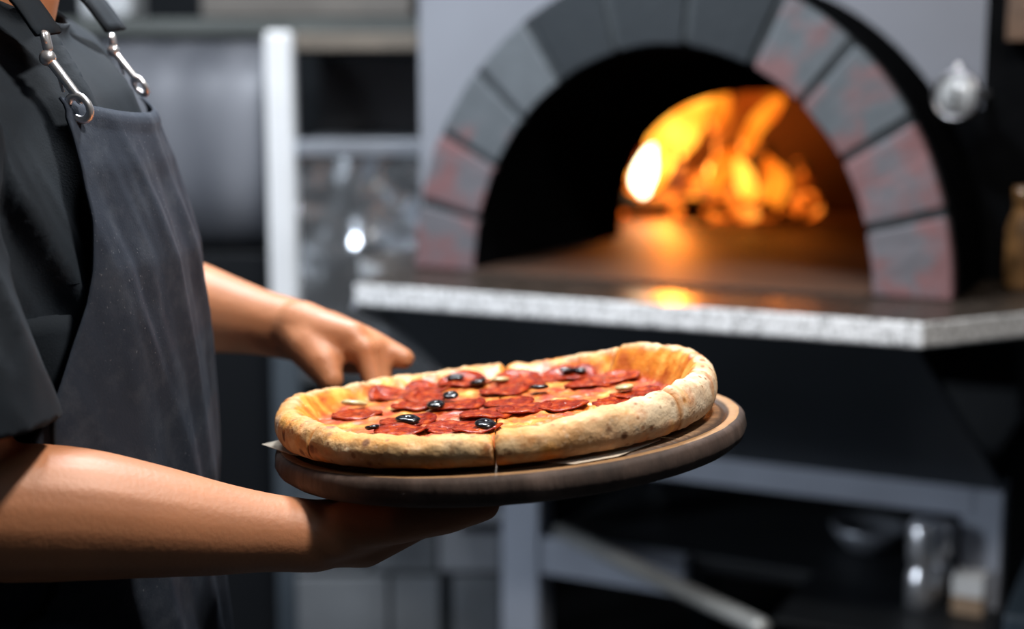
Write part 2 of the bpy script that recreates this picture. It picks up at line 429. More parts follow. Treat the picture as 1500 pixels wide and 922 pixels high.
for i, (px, py, r) in enumerate(pep):
    x0, y0 = keep(*onpizza(px, py, .0125), .121); lift = .0004 + .0005*(i % 4)
    bm = bmesh.new(); ld = bm.verts.layers.float.new('rimd'); ph = random.uniform(0, 6)
    top = []
    for j in range(7):
        q = j/6; ring = []
        for s_ in range(36):
            a = 2*PI*s_/36; rr = r*q*(1+.03*math.sin(2*a+ph)+.02*math.sin(5*a+ph*2))
            x, y = x0+rr*math.cos(a), y0+rr*math.sin(a)
            R_ = math.hypot(x, y)
            z = cheese_lo(x0+rr*math.cos(a)*.8, y0+rr*math.sin(a)*.8) + .0010 + lift + .0014*q**3*(.3+.7*math.sin(2*a+ph)+.4*math.sin(3*a+ph)) + .0010*N3(x*150, y*150, i) + .0005*N3(x*320, y*320, i)
            z += max(0, R_-.130)*.5
            v = bm.verts.new((x-x0, y-y0, z)); v[ld] = q; ring.append(v)
            if j == 0: break
        top.append(ring)
    for a_, b_ in zip(top, top[1:]):
        for s_ in range(36):
            if len(a_) == 1: bm.faces.new((a_[0], b_[s_], b_[(s_+1) % 36]))
            else: bm.faces.new((a_[s_], b_[s_], b_[(s_+1) % 36], a_[(s_+1) % 36]))
    o = link('pepperoni', bm, PEP, slice_of(x0, y0), True, (x0, y0, 0))
    m = o.modifiers.new('thick', 'SOLIDIFY'); m.thickness = .0010; m.offset = -1
ol = [(655,547,0,1.0),(700,558,0,1.1),(733,554,1,.9),(660,579,0,.95),(638,592,0,1.15),(597,613,0,1.3),(711,621,0,1.25),(545,625,0,.8),(519,590,1,1.4),(838,540,0,1.0),(868,536,0,.7),(790,567,0,1.0),(914,566,1,1.1),(962,580,0,1.2)]
for i, (px, py, kind, sz) in enumerate(ol):
    x0, y0 = keep(*onpizza(px, py, .016), .131); R = .0038*sz
    bm = bmesh.new()
    tx, ty, tz = random.uniform(-.22, .22), random.uniform(-.22, .22), random.uniform(0, 3)
    M = Matrix.Rotation(tz, 4, 'Z') @ Matrix.Rotation(tx, 4, 'X') @ Matrix.Rotation(ty, 4, 'Y')
    torus(bm, R, .0036*min(sz, 1.2), M @ Matrix.Diagonal((1, 1, .52, 1)), 24, 10, 1.12, .88)
    for v in bm.verts: v.co += .0006*noise.noise_vector(v.co*160 + Vector((i*3, 0, 0)))
    zc = cheese_lo(x0, y0) + .0050 + max(0, math.hypot(x0, y0)-.130)*.5
    o = link('olive_slice', bm, PALE if kind else OLIVE, slice_of(x0, y0), True, (x0, y0, zc))
    if kind: o['label'] = 'pale olive slice'

# ------------------------------------------------------------------ the person
PX, PY = -.42, 1.09
def board_z(x, y, h=0):  # world z of the board's plane
    return BC.z + h - (BN.x*(x-BC.x) + BN.y*(y-BC.y))/BN.z
# torso rings: z, front x, back x, half width
TORSO = [(.80,-.300,-.560,.170),(.90,-.282,-.560,.176),(1.00,-.268,-.545,.170),(1.10,-.262,-.530,.165),(1.20,-.266,-.530,.168),(1.28,-.272,-.540,.176),(1.35,-.290,-.555,.180),(1.40,-.312,-.560,.168),(1.44,-.345,-.555,.125),(1.475,-.385,-.545,.075)]
def torso_at(z):
    if z <= TORSO[0][0]: return TORSO[0]
    for a, b in zip(TORSO, TORSO[1:]):
        if z <= b[0]:
            t = (z-a[0])/(b[0]-a[0]); return tuple(p+(q-p)*t for p, q in zip(a, b))
    return TORSO[-1]
def tpoint(z, phi, off=0.0):
    """point on the torso surface; phi=0 is straight ahead (+X), positive towards the camera side"""
    _, xf, xb, hw = torso_at(z); cx_, ax = (xf+xb)/2, (xf-xb)/2+off; e_ = 2/2.35
    c_, s_ = math.cos(phi), math.sin(phi)
    return Vector((cx_ + ax*math.copysign(abs(c_)**e_, c_), PY - (hw+off)*math.copysign(abs(s_)**e_, s_), z))
def torso_loft(bm, z0, z1, off, nz=40, ns=48):
    rings = [[bm.verts.new(tpoint(z0+(z1-z0)*j/nz, 2*PI*k_/ns, off)) for k_ in range(ns)] for j in range(nz+1)]
    for a, b in zip(rings, rings[1:]):
        for q in range(ns): bm.faces.new((a[q], a[(q+1) % ns], b[(q+1) % ns], b[q]))
    bm.faces.new(rings[0][::-1]); bm.faces.new(rings[-1])

SR, SL = Vector((-.415, .915, 1.395)), Vector((-.415, 1.265, 1.395))
ER = at(-45, 748, .885); WR = at(462, 786, .962)
EL = Vector((-.40, 1.37, 1.215)); WL = at(424, 482, 1.278)

def hand(bm, W, f, n, side, curls, thumb, sc_=1.0, spread=.0, mc=.088, bulk=None, thumb_at=None):
    """W wrist, f forward, n the way the palm faces, side towards the thumb; curls = 4 lists of joint angles"""
    f = f.normalized(); n = (n - f*n.dot(f)).normalized(); s = f.cross(n); s = s if s.dot(side) > 0 else -s
    offs = (.0285, .0095, -.0095, -.0270); mcl = (mc, mc*1.02, mc*.97, mc*.89)
    ph = ((.043,.026,.021),(.047,.030,.022),(.043,.028,.021),(.034,.021,.019)); rd = ((.0100,.0088,.0078),(.0102,.0090,.0080),(.0097,.0085,.0075),(.0086,.0075,.0068))
    for q in range(4):
        base = W + s*offs[q]*.55*sc_ + f*.006; K = W + f*mcl[q]*sc_ + s*offs[q]*sc_ - n*(.003 if q in (1, 2) else .0)
        tube(bm, [base, base.lerp(K, .5) , K], [.0165, .0155, .0125])
        tube(bm, [base + n*.006, base.lerp(K, .55) + n*.007, K + n*.003], [.0130, .0130, .0100])
        d = (f + s*spread*(1.5-q)*.4).normalized(); p = K; ang = 0; pts = [p]; rr = [rd[q][0]*1.12]
        for j in range(3):
            ang += curls[q][j]
            dd = d*math.cos(ang) + n*math.sin(ang); p2 = p + dd*ph[q][j]*sc_
            pts += [p.lerp(p2, .5), p2]; rr += [rd[q][j]*.94, rd[q][min(j+1, 2)]*(1.04 if j < 2 else .86)]
            p = p2
        tube(bm, pts, [r*sc_ for r in rr], 12)
    if bulk: tube(bm, [W+f*.0, W+f*.035-n*bulk*.8, W+f*.075-n*bulk*.6, W+f*.11-n*bulk*.1], [.022, .021, .016, .010])
    b0 = W + f*.018*sc_ + s*.018*sc_ + n*.006
    pts = [b0]
    for v in thumb: pts.append(pts[-1] + (f*v[0] + s*v[1] + n*v[2]).normalized()*v[3]*sc_)
    rr = [.0185, .0165, .0140, .0108]
    if thumb_at: pts = thumb_at; rr = [.024, .0210, .0175, .0120]
    full, fr = [pts[0]], [rr[0]]
    for a, b, r0, r1 in zip(pts, pts[1:], rr, rr[1:]): full += [a.lerp(b, .5), b]; fr += [(r0+r1)*.49, r1]
    tube(bm, full, fr, 12)
    tube(bm, [W + f*.02 + s*.010 + n*.004, W + f*.07*sc_ + s*.022 + n*.006], [.014, .011])

def limb(bm, ctrl, n=26, sq=1.0, up=None): stube(bm, ctrl, n, 20, sq=sq, up=up)

def make_body():
    bm = bmesh.new()
    torso_loft(bm, .90, 1.45, -.014)
    # neck, head, face
    limb(bm, [(-.445, PY, 1.40, .078), (-.410, PY, 1.47, .066), (-.385, PY, 1.54, .058), (-.370, PY, 1.62, .060)])
    hx, hz = -.350, 1.650
    for (dx, dz, r) in ((-.03, .055, .088), (-.045, .03, .086), (.0, .04, .080), (.012, -.01, .070), (.028, -.055, .050), (.045, -.085, .030), (.0, -.06, .055)):
        bmesh.ops.create_uvsphere(bm, u_segments=24, v_segments=16, radius=r, matrix=Matrix.Translation((hx+dx, PY, hz+dz)) @ Matrix.Diagonal((1.05, .86, 1, 1)))
    tube(bm, [(hx+.072, PY, hz+.018), (hx+.082, PY, hz-.010), (hx+.086, PY, hz-.028)], [.009, .012, .015], 10)
    tube(bm, [(hx+.072, PY-.030, hz+.027), (hx+.082, PY, hz+.028), (hx+.072, PY+.030, hz+.027)], .011, 10)
    tube(bm, [(hx+.070, PY-.018, hz-.052), (hx+.082, PY, hz-.050), (hx+.070, PY+.018, hz-.052)], .007, 10)
    tube(bm, [(hx+.068, PY-.016, hz-.063), (hx+.079, PY, hz-.064), (hx+.068, PY+.016, hz-.063)], .007, 10)
    for sd in (-1, 1):
        tube(bm, [(hx-.035, PY+sd*.077, hz+.028), (hx-.046, PY+sd*.086, hz+.01), (hx-.038, PY+sd*.078, hz-.026)], [.010, .013, .008], 10)
    # right arm (camera side), forearm level under the board
    limb(bm, [(-.43, PY-.09, 1.39, .070), (SR.x, SR.y, SR.z, .066), (-.40, .895, 1.29, .056), (-.375, .886, 1.19, .050), (ER.x-.012, ER.y, ER.z+.012, .047)])
    d = WR-ER
    q = [ER + d*t for t in (0, .12, .30, .50, .70, .86, 1.0)]
    rr = (.044, .0455, .0440, .0385, .0320, .0272, .0255)
    dz = (0, .001, .003, .002, 0, 0, 0)
    limb(bm, [(*(p+Vector((0, 0, z))), r) for p, r, z in zip(q, rr, dz)])
    tube(bm, [ER+d*.88, WR, WR+Vector((.90,.44,.05))*.03], [.0270, .0258, .0235])
    # right hand, palm up against the board's underside
    f = Vector((.90, .44, 0)).normalized(); f.z = -(BN.x*f.x + BN.y*f.y)/BN.z; f.normalize()
    Wh = WR.copy()
    K = Wh + f*.09; top = board_z(K.x, K.y, -BT) - .0195
    f2 = Vector((f.x*.09, f.y*.09, top - Wh.z)).normalized()
    hand(bm, Wh, f2, BN, Vector((.44, -.9, 0)), [(-.02, .08, .05)]*4, [(.75, .62, .0, .040), (.92, .38, -.05, .034), (1, .12, -.05, .026)], 1.0, .10, bulk=.016)
    # left arm, comes forward behind the apron
    limb(bm, [(-.43, PY+.09, 1.39, .070), (SL.x, SL.y, SL.z, .066), (-.42, 1.33, 1.31, .056), (EL.x-.01, EL.y, EL.z+.015, .050), (EL.x+.01, EL.y-.004, EL.z, .047)])
    d = WL-EL
    q = [EL + d*t for t in (0, .12, .30, .50, .70, .86, 1.0)]
    rr = (.046, .0480, .0480, .0435, .0360, .0305, .0285)
    limb(bm, [(*p, r) for p, r in zip(q, rr)])
    tube(bm, [EL+d*.88, WL, WL+Vector((.86,-.28,-.20))*.035], [.0300, .0285, .0265])
    # left hand, palm down, fingers and thumb hooked over the far left rim of the board
    f = Vector((.86, -.28, -.20)); n = Vector((.10, -.25, -1))
    hand(bm, WL + Vector((.004, 0, .002)), f, n, Vector((-.3, -1, 0)),
         [(1.0, .85, .45), (1.02, .85, .45), (1.05, .85, .45), (1.1, .85, .5)],
         [(.50, .80, .45, .040), (.45, .35, .85, .036), (.30, .10, 1.0, .028)], 1.0, .12, .082, bulk=.004, thumb_at=[at(436, 486, 1.262), at(458, 512, 1.236), at(475, 536, 1.222), at(484, 556, 1.214)])
    tube(bm, [at(440, 478, 1.262), at(475, 490, 1.245), at(515, 495, 1.235)], [.024, .022, .016])
    tube(bm, [at(452, 492, 1.285), at(495, 512, 1.285), at(535, 522, 1.285)], [.024, .024, .018])
    # legs and feet inside the trousers
    for sd in (-1, 1):
        limb(bm, [(-.42, PY+sd*.085, .92, .088), (-.42, PY+sd*.085, .86, .088), (-.42, PY+sd*.09, .70, .078), (-.415, PY+sd*.095, .50, .056), (-.43, PY+sd*.098, .35, .054), (-.43, PY+sd*.10, .10, .040)], 30)
        tube(bm, [(-.45, PY+sd*.10, .052), (-.38, PY+sd*.102, .046), (-.27, PY+sd*.105, .034)], [.036, .036, .026])
    return voxel(bm, .0030, 7)
body = link('person', make_body(), SKIN, smooth=True, rec=False)
def rebase(o, p):
    p = Vector(p)
    for v in o.data.vertices: v.co -= p
    o.location = p
rebase(body, (-.42, PY, 0))
tag(body, 'person in charcoal apron and dark short-sleeved shirt holding the pizza board with both hands', 'person')
BINV = Vector((.42, -PY, 0))
def wear(name, bm, m, parent=None, smooth=True, rec=True):
    bmesh.ops.translate(bm, verts=bm.verts, vec=BINV)
    return link(name, bm, m, parent or body, smooth, rec=rec)

# short-sleeved shirt
def make_shirt():
    bm = bmesh.new()
    torso_loft(bm, .90, 1.452, .004)
    limb(bm, [(-.448, PY, 1.40, .088), (-.412, PY, 1.475, .077), (-.39, PY, 1.56, .072)])
    limb(bm, [(-.435, PY-.08, 1.395, .076), (SR.x, SR.y, SR.z, .074), (-.392, .885, 1.29, .073), (-.368, .872, 1.205, .076), (-.360, .866, 1.10, .080)])
    limb(bm, [(-.435, PY+.08, 1.395, .076), (SL.x, SL.y, SL.z, .074), (-.43, 1.33, 1.30, .070), (-.425, 1.36, 1.20, .072), (-.42, 1.38, 1.12, .072)])
    b = voxel(bm, .0055, 6)
    def cut(sel, co, no):
        fs = [f for f in b.faces if sel(f.calc_center_median())]
        g = list({v for f in fs for v in f.verts}) + list({e_ for f in fs for e_ in f.edges}) + fs
        bmesh.ops.bisect_plane(b, geom=g, plane_co=co, plane_no=no, clear_outer=True)
    cut(lambda c_: c_.z > 1.40, Vector((-.338, PY, 1.452)), Vector((.55, 0, 1)).normalized())
    cut(lambda c_: c_.z < .95, Vector((0, 0, .92)), Vector((0, 0, -1)))
    hem = at(40, 655, .84)
    def on_torso(c_):
        _, xf, xb, hw = torso_at(c_.z)
        return (abs(c_.x-(xf+xb)/2)/((xf-xb)/2+.04))**2.35 + (abs(c_.y-PY)/(hw+.034))**2.35 < 1
    cut(lambda c_: c_.z < 1.26 and c_.y < .955 and not on_torso(c_), Vector((-.36, .87, hem.z)), Vector((.12, -.05, -1)).normalized())
    cut(lambda c_: c_.z < 1.24 and c_.y > 1.22 and not on_torso(c_), Vector((-.42, 1.36, 1.205)), Vector((.2, .1, -1)).normalized())
    torso_loft(b, .925, 1.25, .0030, 30, 48)
    b.normal_update()
    for v in b.verts:
        p = v.co; n = v.normal
        # drawn folds running down from shoulder to armpit, softer on the body
        s1 = p.x*.75 + p.z*.42 + p.y*.35
        r1 = 1-abs(N3(s1*20, p.z*2.4, p.y*5)); r2 = 1-abs(N3(s1*40+9, p.z*5, p.y*8))
        amp = .014*sstep(1.14, 1.30, p.z)*(.35+.65*sstep(1.50, 1.44, p.z)) + .004
        v.co += n*((r1**3-.45)*amp + (r2**3-.4)*.0035)
    return b
shirt = wear('shirt', make_shirt(), FABRIC, rec=False)
m = shirt.modifiers.new('thick', 'SOLIDIFY'); m.thickness = .0022; m.offset = 1

# apron: bib and skirt hanging from the straps
def phimax(z):
    P = [(.50, 1.45), (1.06, 1.45), (1.14, 1.25), (1.20, .98), (1.26, .76), (1.32, .62), (1.37, .55), (1.42, .52)]
    for a, b in zip(P, P[1:]):
        if z <= b[0]: t = max(0, (z-a[0])/(b[0]-a[0])); return a[1]+(b[1]-a[1])*t
    return P[-1][1]
def bib_top(t): return 1.386 + .012*t*t
def apron_pt(t, z):
    off = .017 + .010*sstep(1.33, 1.39, z)*(1-.9*abs(t)) 
    p = tpoint(z, phimax(z)*t, off)
    if z < 1.05: p.x = max(p.x, tpoint(1.05, phimax(1.05)*t, off).x + .06*(1.05-z))
    s1 = p.y + .25*(z-1.2)
    fold = .0075*(1-abs(N3(s1*14, z*1.6, 4)))**2.2 + .003*N3(s1*36, z*3.2, 8) + .0012*N3(s1*90, z*20, 2)
    fold *= sstep(1.39, 1.30, z)*.8+.25
    return p + Vector((math.cos(phimax(z)*t), -math.sin(phimax(z)*t), 0))*fold
bm = bmesh.new(); NTt, NZ = 90, 170; rows = []
for j in range(NZ+1):
    row = []
    for i in range(NTt+1):
        t_ = -1 + 2*i/NTt; z1 = bib_top(t_); z = .52 + (z1-.52)*(j/NZ)**.85
        p = apron_pt(t_, z)
        if z1 - z < .011 and z1-z > .0: p += Vector((1, 0, 0))*.0016
        row.append(bm.verts.new(p))
    rows.append(row)
for a, b in zip(rows, rows[1:]):
    for i in range(NTt): bm.faces.new((a[i], a[i+1], b[i+1], b[i]))
apron = wear('apron', bm, APRON)
m = apron.modifiers.new('thick', 'SOLIDIFY'); m.thickness = .0022; m.offset = 0

# straps over the shoulders
def ribbon(bm, path, wid, wdir, th=.0025):
    rr = resample(path, 30); prev = None
    for p in rr:
        p = Vector(p); q = [bm.verts.new(p + wdir*wid*s_) for s_ in (-.5, -.17, .17, .5)]
        if prev:
            for i in range(3): bm.faces.new((prev[i], prev[i+1], q[i+1], q[i]))
        prev = q
for sd, nm in ((-1, 'camera'), (1, 'far')):
    y0 = PY + sd*.085
    a = at(63, 50, 1.0) if sd < 0 else at(163, 44, 1.165)
    bm = bmesh.new()
    ribbon(bm, [(a.x+.004, a.y, a.z), (a.x-.025, a.y-.004*sd, a.z+.035), (a.x-.075, y0+.002*sd, 1.492), (-.475, y0, 1.497), (-.535, y0-.01*sd, 1.455), (-.562, y0-.03*sd, 1.38), (-.565, PY, 1.25)], .030, Vector((.25, .95, .1)).normalized())
    o = wear('apron_strap', bm, FABRIC, body)
    m = o.modifiers.new('thick', 'SOLIDIFY'); m.thickness = .003; m.offset = 0
    # snap hook, bar and ring joining strap to bib
    bm = bmesh.new()
    Y = 1.0 if sd < 0 else 1.165
    if sd < 0: P = [at(x, y, Y-.012) for x, y in ((66, 52), (70, 70), (67, 82), (76, 92), (118, 147), (116, 158), (84, 106), (92, 133))]
    else: P = [at(x, y, Y-.008) for x, y in ((164, 54), (166, 66), (164, 72), (170, 80), (201, 118), (205, 126), (172, 86), (181, 108))]
    sz = 1.0 if sd < 0 else .85
    tube(bm, [P[0], P[1]], .0036*sz, 10)
    bmesh.ops.create_uvsphere(bm, u_segments=14, v_segments=10, radius=.0058*sz, matrix=Matrix.Translation(P[2].lerp(P[3], .3)))
    torus(bm, .0042*sz, .0014, Matrix.Translation(P[0].lerp(P[1], .2)) @ Matrix.Rotation(1.3, 4, 'Y'), 18, 8)
    tube(bm, [P[3], P[3].lerp(P[4], .5), P[4]], [.0036*sz, .0034*sz, .0031*sz], 12)
    tube(bm, [P[6], P[7]], .0011, 8)
    ax = (P[4]-P[3]).normalized(); vz = -ray(120, 160).normalized(); vz = (vz - ax*vz.dot(ax)).normalized()
    M = Matrix((ax, vz.cross(ax), vz)).transposed().to_4x4(); M.translation = P[5]
    torus(bm, .0078*sz, .0027*sz, M @ Matrix.Rotation(.45 if sd < 0 else 1.0, 4, 'X'), 30, 10, 1.15, .92)
    wear('strap_clasp', bm, CHROME, body)['label'] = 'polished metal clasp'

# trousers, shoes, hair, eyes (seen only from other positions)
bm = bmesh.new()
for sd in (-1, 1):
    limb(bm, [(-.42, PY+sd*.085, .97, .094), (-.42, PY+sd*.088, .86, .104), (-.42, PY+sd*.09, .70, .094), (-.415, PY+sd*.095, .50, .078), (-.43, PY+sd*.098, .35, .074), (-.43, PY+sd*.10, .11, .068)], 30)
torso_loft(bm, .84, .98, .006, 6)
wear('trousers', voxel(bm, .007, 6), TROUSER, rec=False)
for sd in (-1, 1):
    bm = bmesh.new()
    tube(bm, [(-.455, PY+sd*.10, .052), (-.38, PY+sd*.102, .050), (-.255, PY+sd*.106, .042)], [.048, .048, .038], 20)
    for v in bm.verts: v.co.z = max(v.co.z, .002)
    tube(bm, [(-.445, PY+sd*.10, .08), (-.44, PY+sd*.10, .135)], [.050, .050], 20)
    wear('shoe', voxel(bm, .005, 5), SHOE, rec=False)
bm = bmesh.new()
for dx, dz, r in ((-.034, .066, .092), (-.052, .036, .091), (-.06, .0, .075)):
    bmesh.ops.create_uvsphere(bm, u_segments=24, v_segments=16, radius=r, matrix=Matrix.Translation((-.350+dx, PY, 1.650+dz)) @ Matrix.Diagonal((1.03, .90, 1, 1)))
b = voxel(bm, .005, 3)
bmesh.ops.bisect_plane(b, geom=list(b.verts)+list(b.edges)+list(b.faces), plane_co=(-.320, PY, 1.695), plane_no=Vector((.75, 0, -.66)).normalized(), clear_outer=True)
wear('hair', b, HAIR, rec=False)
for sd in (-1, 1):
    bm = bmesh.new(); bmesh.ops.create_uvsphere(bm, u_segments=16, v_segments=12, radius=.012, matrix=Matrix.Translation((-.350+.061, PY+sd*.029, 1.650+.012)))
    wear('eye', bm, EYE)

# ------------------------------------------------------------------ the oven
YAW = math.radians(26.4); OC = Vector((.223, 2.13, 1.117)); RI, RO, KZ = .317, .43, 1.087
SZ = OC.z
OROT = Matrix.Rotation(-YAW, 4, 'Z'); OM = Matrix.Translation((OC.x, OC.y, 0)) @ OROT; OMI = OM.inverted()
eU = OROT @ Vector((1, 0, 0)); eW = OROT @ Vector((0, 1, 0))
def onw(px, py, w):
    """oven coordinates (u, w, z) of a pixel on the plane at depth w behind the arch face"""
    return OMI @ onplane(px, py, OC + eW*w, eW)
ovrot = (0, 0, -YAW)
oven = thing('pizza_oven', 'wood-fired pizza oven with round brick arch mouth and light grey front panel', 'oven', (OC.x, OC.y, .001), ovrot)
def arc(a, rho):
    """rho 0 inner edge, 1 outer edge of the brick arch"""
    ri, ro = RI, RO; zi, zo = KZ*RO-(RO-RI), KZ*RO
    return (ri+(ro-ri)*rho)*math.cos(a), (zi+(zo-zi)*rho)*math.sin(a)
def arch_block(bm, a0, a1, r0, r1, w0, w1, n=8, jit=0):
    rows = []
    for q in range(n+1):
        a = a0+(a1-a0)*q/n
        row = []
        for rho, w in ((r0, w0), (r1, w0), (r1, w1), (r0, w1)):
            u, z = arc(a, rho); row.append(bm.verts.new((u, w, SZ+z)))
        rows.append(row)
    for a, b in zip(rows, rows[1:]):
        for i in range(4): bm.faces.new((a[i], a[(i+1) % 4], b[(i+1) % 4], b[i]))
    bm.faces.new(rows[0]); bm.faces.new(rows[-1][::-1])
def brick_mat(name, grey, red, amount, black_tone):
    m = mat(name, grey, .85, spec=.3); k_ = NT(m)
    c_ = k_.mix(k_.noise(26, 4), tuple(g_*.72 for g_ in grey), tuple(min(1, g_*1.2) for g_ in grey))
    c_ = k_.mix(k_.ramp(k_.noise(13, 4, None, .6), (.62-amount*.35, 0.), (.74-amount*.35, .9)), c_, red)
    c_ = k_.mix(k_.ramp(k_.noise(70, 3), (.6, 0.), (.75, .5)), c_, tuple(g_*1.25 for g_ in grey))
    c_ = k_.mix(k_.ramp(k_.noise(7, 3), (.30, min(1., black_tone*1.3)), (.7, black_tone)), c_, (.012, .016, .020))
    k_.col(c_); k_.bump(k_.noise(60, 5), .5, .004); return m
GREYB = (.088, .100, .112); REDB = (.150, .076, .078)
B_red = brick_mat('brick_red', (.115, .111, .125), (.160, .076, .078), .55, .05)
B_mix = brick_mat('brick_greyed', GREYB, REDB, .42, .14)
B_grey = brick_mat('brick_grey', GREYB, REDB, .05, .08)
B_dark = brick_mat('brick_dark', (.075, .085, .095), REDB, .0, .96)  # near-black bricks at the crown of the arch
MORTAR = mat('mortar', (.022, .028, .033), .9, var=.3, scale=40, bump=.4, bscale=80)
J = [0, 15.2, 32.2, 49.5, 65.3, 84, 103.5, 122, 136.5, 151.3, 166.2, 180]
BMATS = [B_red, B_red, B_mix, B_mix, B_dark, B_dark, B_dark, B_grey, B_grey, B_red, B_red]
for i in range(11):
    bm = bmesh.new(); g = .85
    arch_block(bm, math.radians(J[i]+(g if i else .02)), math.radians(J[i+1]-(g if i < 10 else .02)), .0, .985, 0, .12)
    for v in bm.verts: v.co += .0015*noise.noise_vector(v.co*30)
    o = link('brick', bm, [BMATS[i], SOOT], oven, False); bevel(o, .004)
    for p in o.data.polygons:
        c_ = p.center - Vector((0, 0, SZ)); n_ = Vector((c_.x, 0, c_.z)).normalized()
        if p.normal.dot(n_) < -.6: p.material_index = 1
    if BMATS[i] is B_dark: o['label'] = 'dark brick'
    elif BMATS[i] is B_red: o['label'] = 'reddish brick'
bm = bmesh.new(); arch_block(bm, .005, PI-.005, .05, .97, .006, .03, 64); link('mortar', bm, MORTAR, oven, False)
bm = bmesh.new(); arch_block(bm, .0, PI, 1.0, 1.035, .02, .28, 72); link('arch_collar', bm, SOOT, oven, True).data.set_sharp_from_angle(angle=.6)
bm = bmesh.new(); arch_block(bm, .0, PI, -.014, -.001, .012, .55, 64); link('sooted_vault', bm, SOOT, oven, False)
# light front plate with the arch cut out
def arch_plate(bm, u0, u1, ztop, w0, w1, ri_u, ri_z, zbot, n=48, ex=1.0, ez=1.0):
    A_ = [PI*q/n for q in range(n+1)]
    inn = [(ri_u*math.copysign(abs(math.cos(a))**ex, math.cos(a)), zbot+ri_z*max(math.sin(a), 0)**ez) for a in A_]
    out = []
    for a in A_:
        c_, s_ = math.cos(a), math.sin(a)
        t1 = (u1/c_ if c_ > 1e-6 else (u0/c_ if c_ < -1e-6 else 1e9)); t2 = (ztop-zbot)/s_ if s_ > 1e-6 else 1e9
        t = min(t1, t2); out.append((t*c_, zbot+t*s_))
    V = [[[bm.verts.new((p[0], w, p[1])) for p in L] for L in (inn, out)] for w in (w0, w1)]
    for q in range(n):
        for s_ in (0, 1):
            i_, o_ = V[s_]; bm.faces.new((i_[q], i_[q+1], o_[q+1], o_[q]))
        for L in (0, 1): bm.faces.new((V[0][L][q], V[0][L][q+1], V[1][L][q+1], V[1][L][q]))
    for q in (0, n): bm.faces.new((V[0][0][q], V[0][1][q], V[1][1][q], V[1][0][q]))
bm = bmesh.new(); arch_plate(bm, -.571, .575, SZ+.72, .27, .30, RO*.97, KZ*RO*.97, SZ); link('front_panel', bm, PANEL, oven, False)
bm = bmesh.new(); box(bm, .417, .80, .262, .269, SZ, SZ+.72); link('dark_side_panel', bm, SOOT, oven, False)
bm = bmesh.new(); box(bm, .36, .4165, .262, .269, SZ, SZ+.262)
link('dark_lower_panel', bm, SOOT, oven, False)
# casing behind the front panel
bm = bmesh.new(); box(bm, -.571, -.56, .302, 1.55, SZ, SZ+.72); box(bm, .565, .575, .302, 1.55, SZ, SZ+.72); box(bm, -.56, .565, 1.54, 1.55, SZ, SZ+.72); box(bm, -.56, .565, .302, 1.54, SZ+.71, SZ+.72)
link('casing', bm, DULL, oven, False)
# inner mouth into the baking chamber
bm = bmesh.new(); arch_plate(bm, -.50, .50, SZ+.50, .551, .60, .308, .288, SZ, 64, .72, .86); link('inner_mouth', bm, SOOT, oven, False)
DOME = mat('fire_brick_dome', (.30, .16, .09), .85)
k = NT(DOME)
br = k.nt.nodes.new('ShaderNodeTexBrick'); br.inputs['Scale'].default_value = 9; br.inputs['Color1'].default_value = (.085, .042, .024, 1); br.inputs['Color2'].default_value = (.058, .029, .018, 1); br.inputs['Mortar'].default_value = (.08, .05, .035, 1)
k.nt.links.new(k.tc, br.inputs['Vector']); k.col(k.mix(k.ramp(k.noise(8, 4), (.4, 0.), (.75, .8)), br.outputs['Color'], (.05, .03, .022)))
bm = bmesh.new(); DW = 1.08; nA = 64; rows = []
for w_, q_ in [(.6015, 1), (.72, 1), (.84, 1), (.96, 1)] + [(DW+.44*math.sin(PI/2*j/16), math.cos(PI/2*j/16)) for j in range(17)]:
    q_ = max(q_, .002)
    rows.append([bm.verts.new((.53*q_*math.cos(PI*q/nA), w_, SZ+.004+.42*q_*math.sin(PI*q/nA))) for q in range(nA+1)])
for a, b in zip(rows, rows[1:]):
    for q in range(nA): bm.faces.new((a[q], a[q+1], b[q+1], b[q]))
o = link('baking_dome', bm, DOME, oven, True)
HEARTH = mat('hearth_brick', (.22, .12, .07), .58, spec=.4)
k = NT(HEARTH)
br = k.nt.nodes.new('ShaderNodeTexBrick'); br.inputs['Scale'].default_value = 4.2; br.inputs['Color1'].default_value = (.055, .028, .017, 1); br.inputs['Color2'].default_value = (.038, .019, .012, 1); br.inputs['Mortar'].default_value = (.05, .03, .02, 1); br.inputs['Mortar Size'].default_value = .012
k.nt.links.new(k.tc, br.inputs['Vector']); k.col(k.mix(k.ramp(k.noise(6, 4, k.map((1, 3, 1))), (.4, 0.), (.75, .7)), br.outputs['Color'], (.05, .028, .018))); k.bump(k.noise(25, 4), .25, .004)
bm = bmesh.new(); box(bm, -.316, .316, -.02, .60, SZ+.0005, SZ+.004); box(bm, -.5, .5, .6, 1.5, SZ+.0005, SZ+.004); link('hearth_floor', bm, HEARTH, oven, False)
# thermometer on the front
G = onw(1403, 141, .17)
gz = [-.018, .034]
bm = bmesh.new(); lathe(bm, [(.001, -.016), (.022, -.016), (.032, -.010), (.0365, -.002), (.037, .006), (.034, .010), (.0315, .010), (.0310, .005), (.001, .005)], 48)
rotg = Matrix.Rotation(PI/2, 4, 'X') @ Matrix.Rotation(0, 4, 'Z')
gm = Matrix.Translation(G) @ Matrix.Rotation(-.28, 4, 'Z') @ rotg
def put(o, M): o.parent = oven; o.matrix_local = M
th = link('thermometer', bm, mat('satin_chrome', (.42, .42, .44), .30, .95)); put(th, gm); th['label'] = 'round chrome thermometer dial'
DIAL = mat('dial_face', (.30, .31, .32), .3, coat=.4)
bm = bmesh.new(); lathe(bm, [(.001, .0052), (.0300, .0052), (.0300, .0062), (.001, .0066)], 40); link('dial', bm, DIAL, th)
bm = bmesh.new()
tube(bm, [(.000, -.016, .0085), (.0005, .0, .0085), (.000, .018, .0085)], [.0022, .0026, .0010], 8)
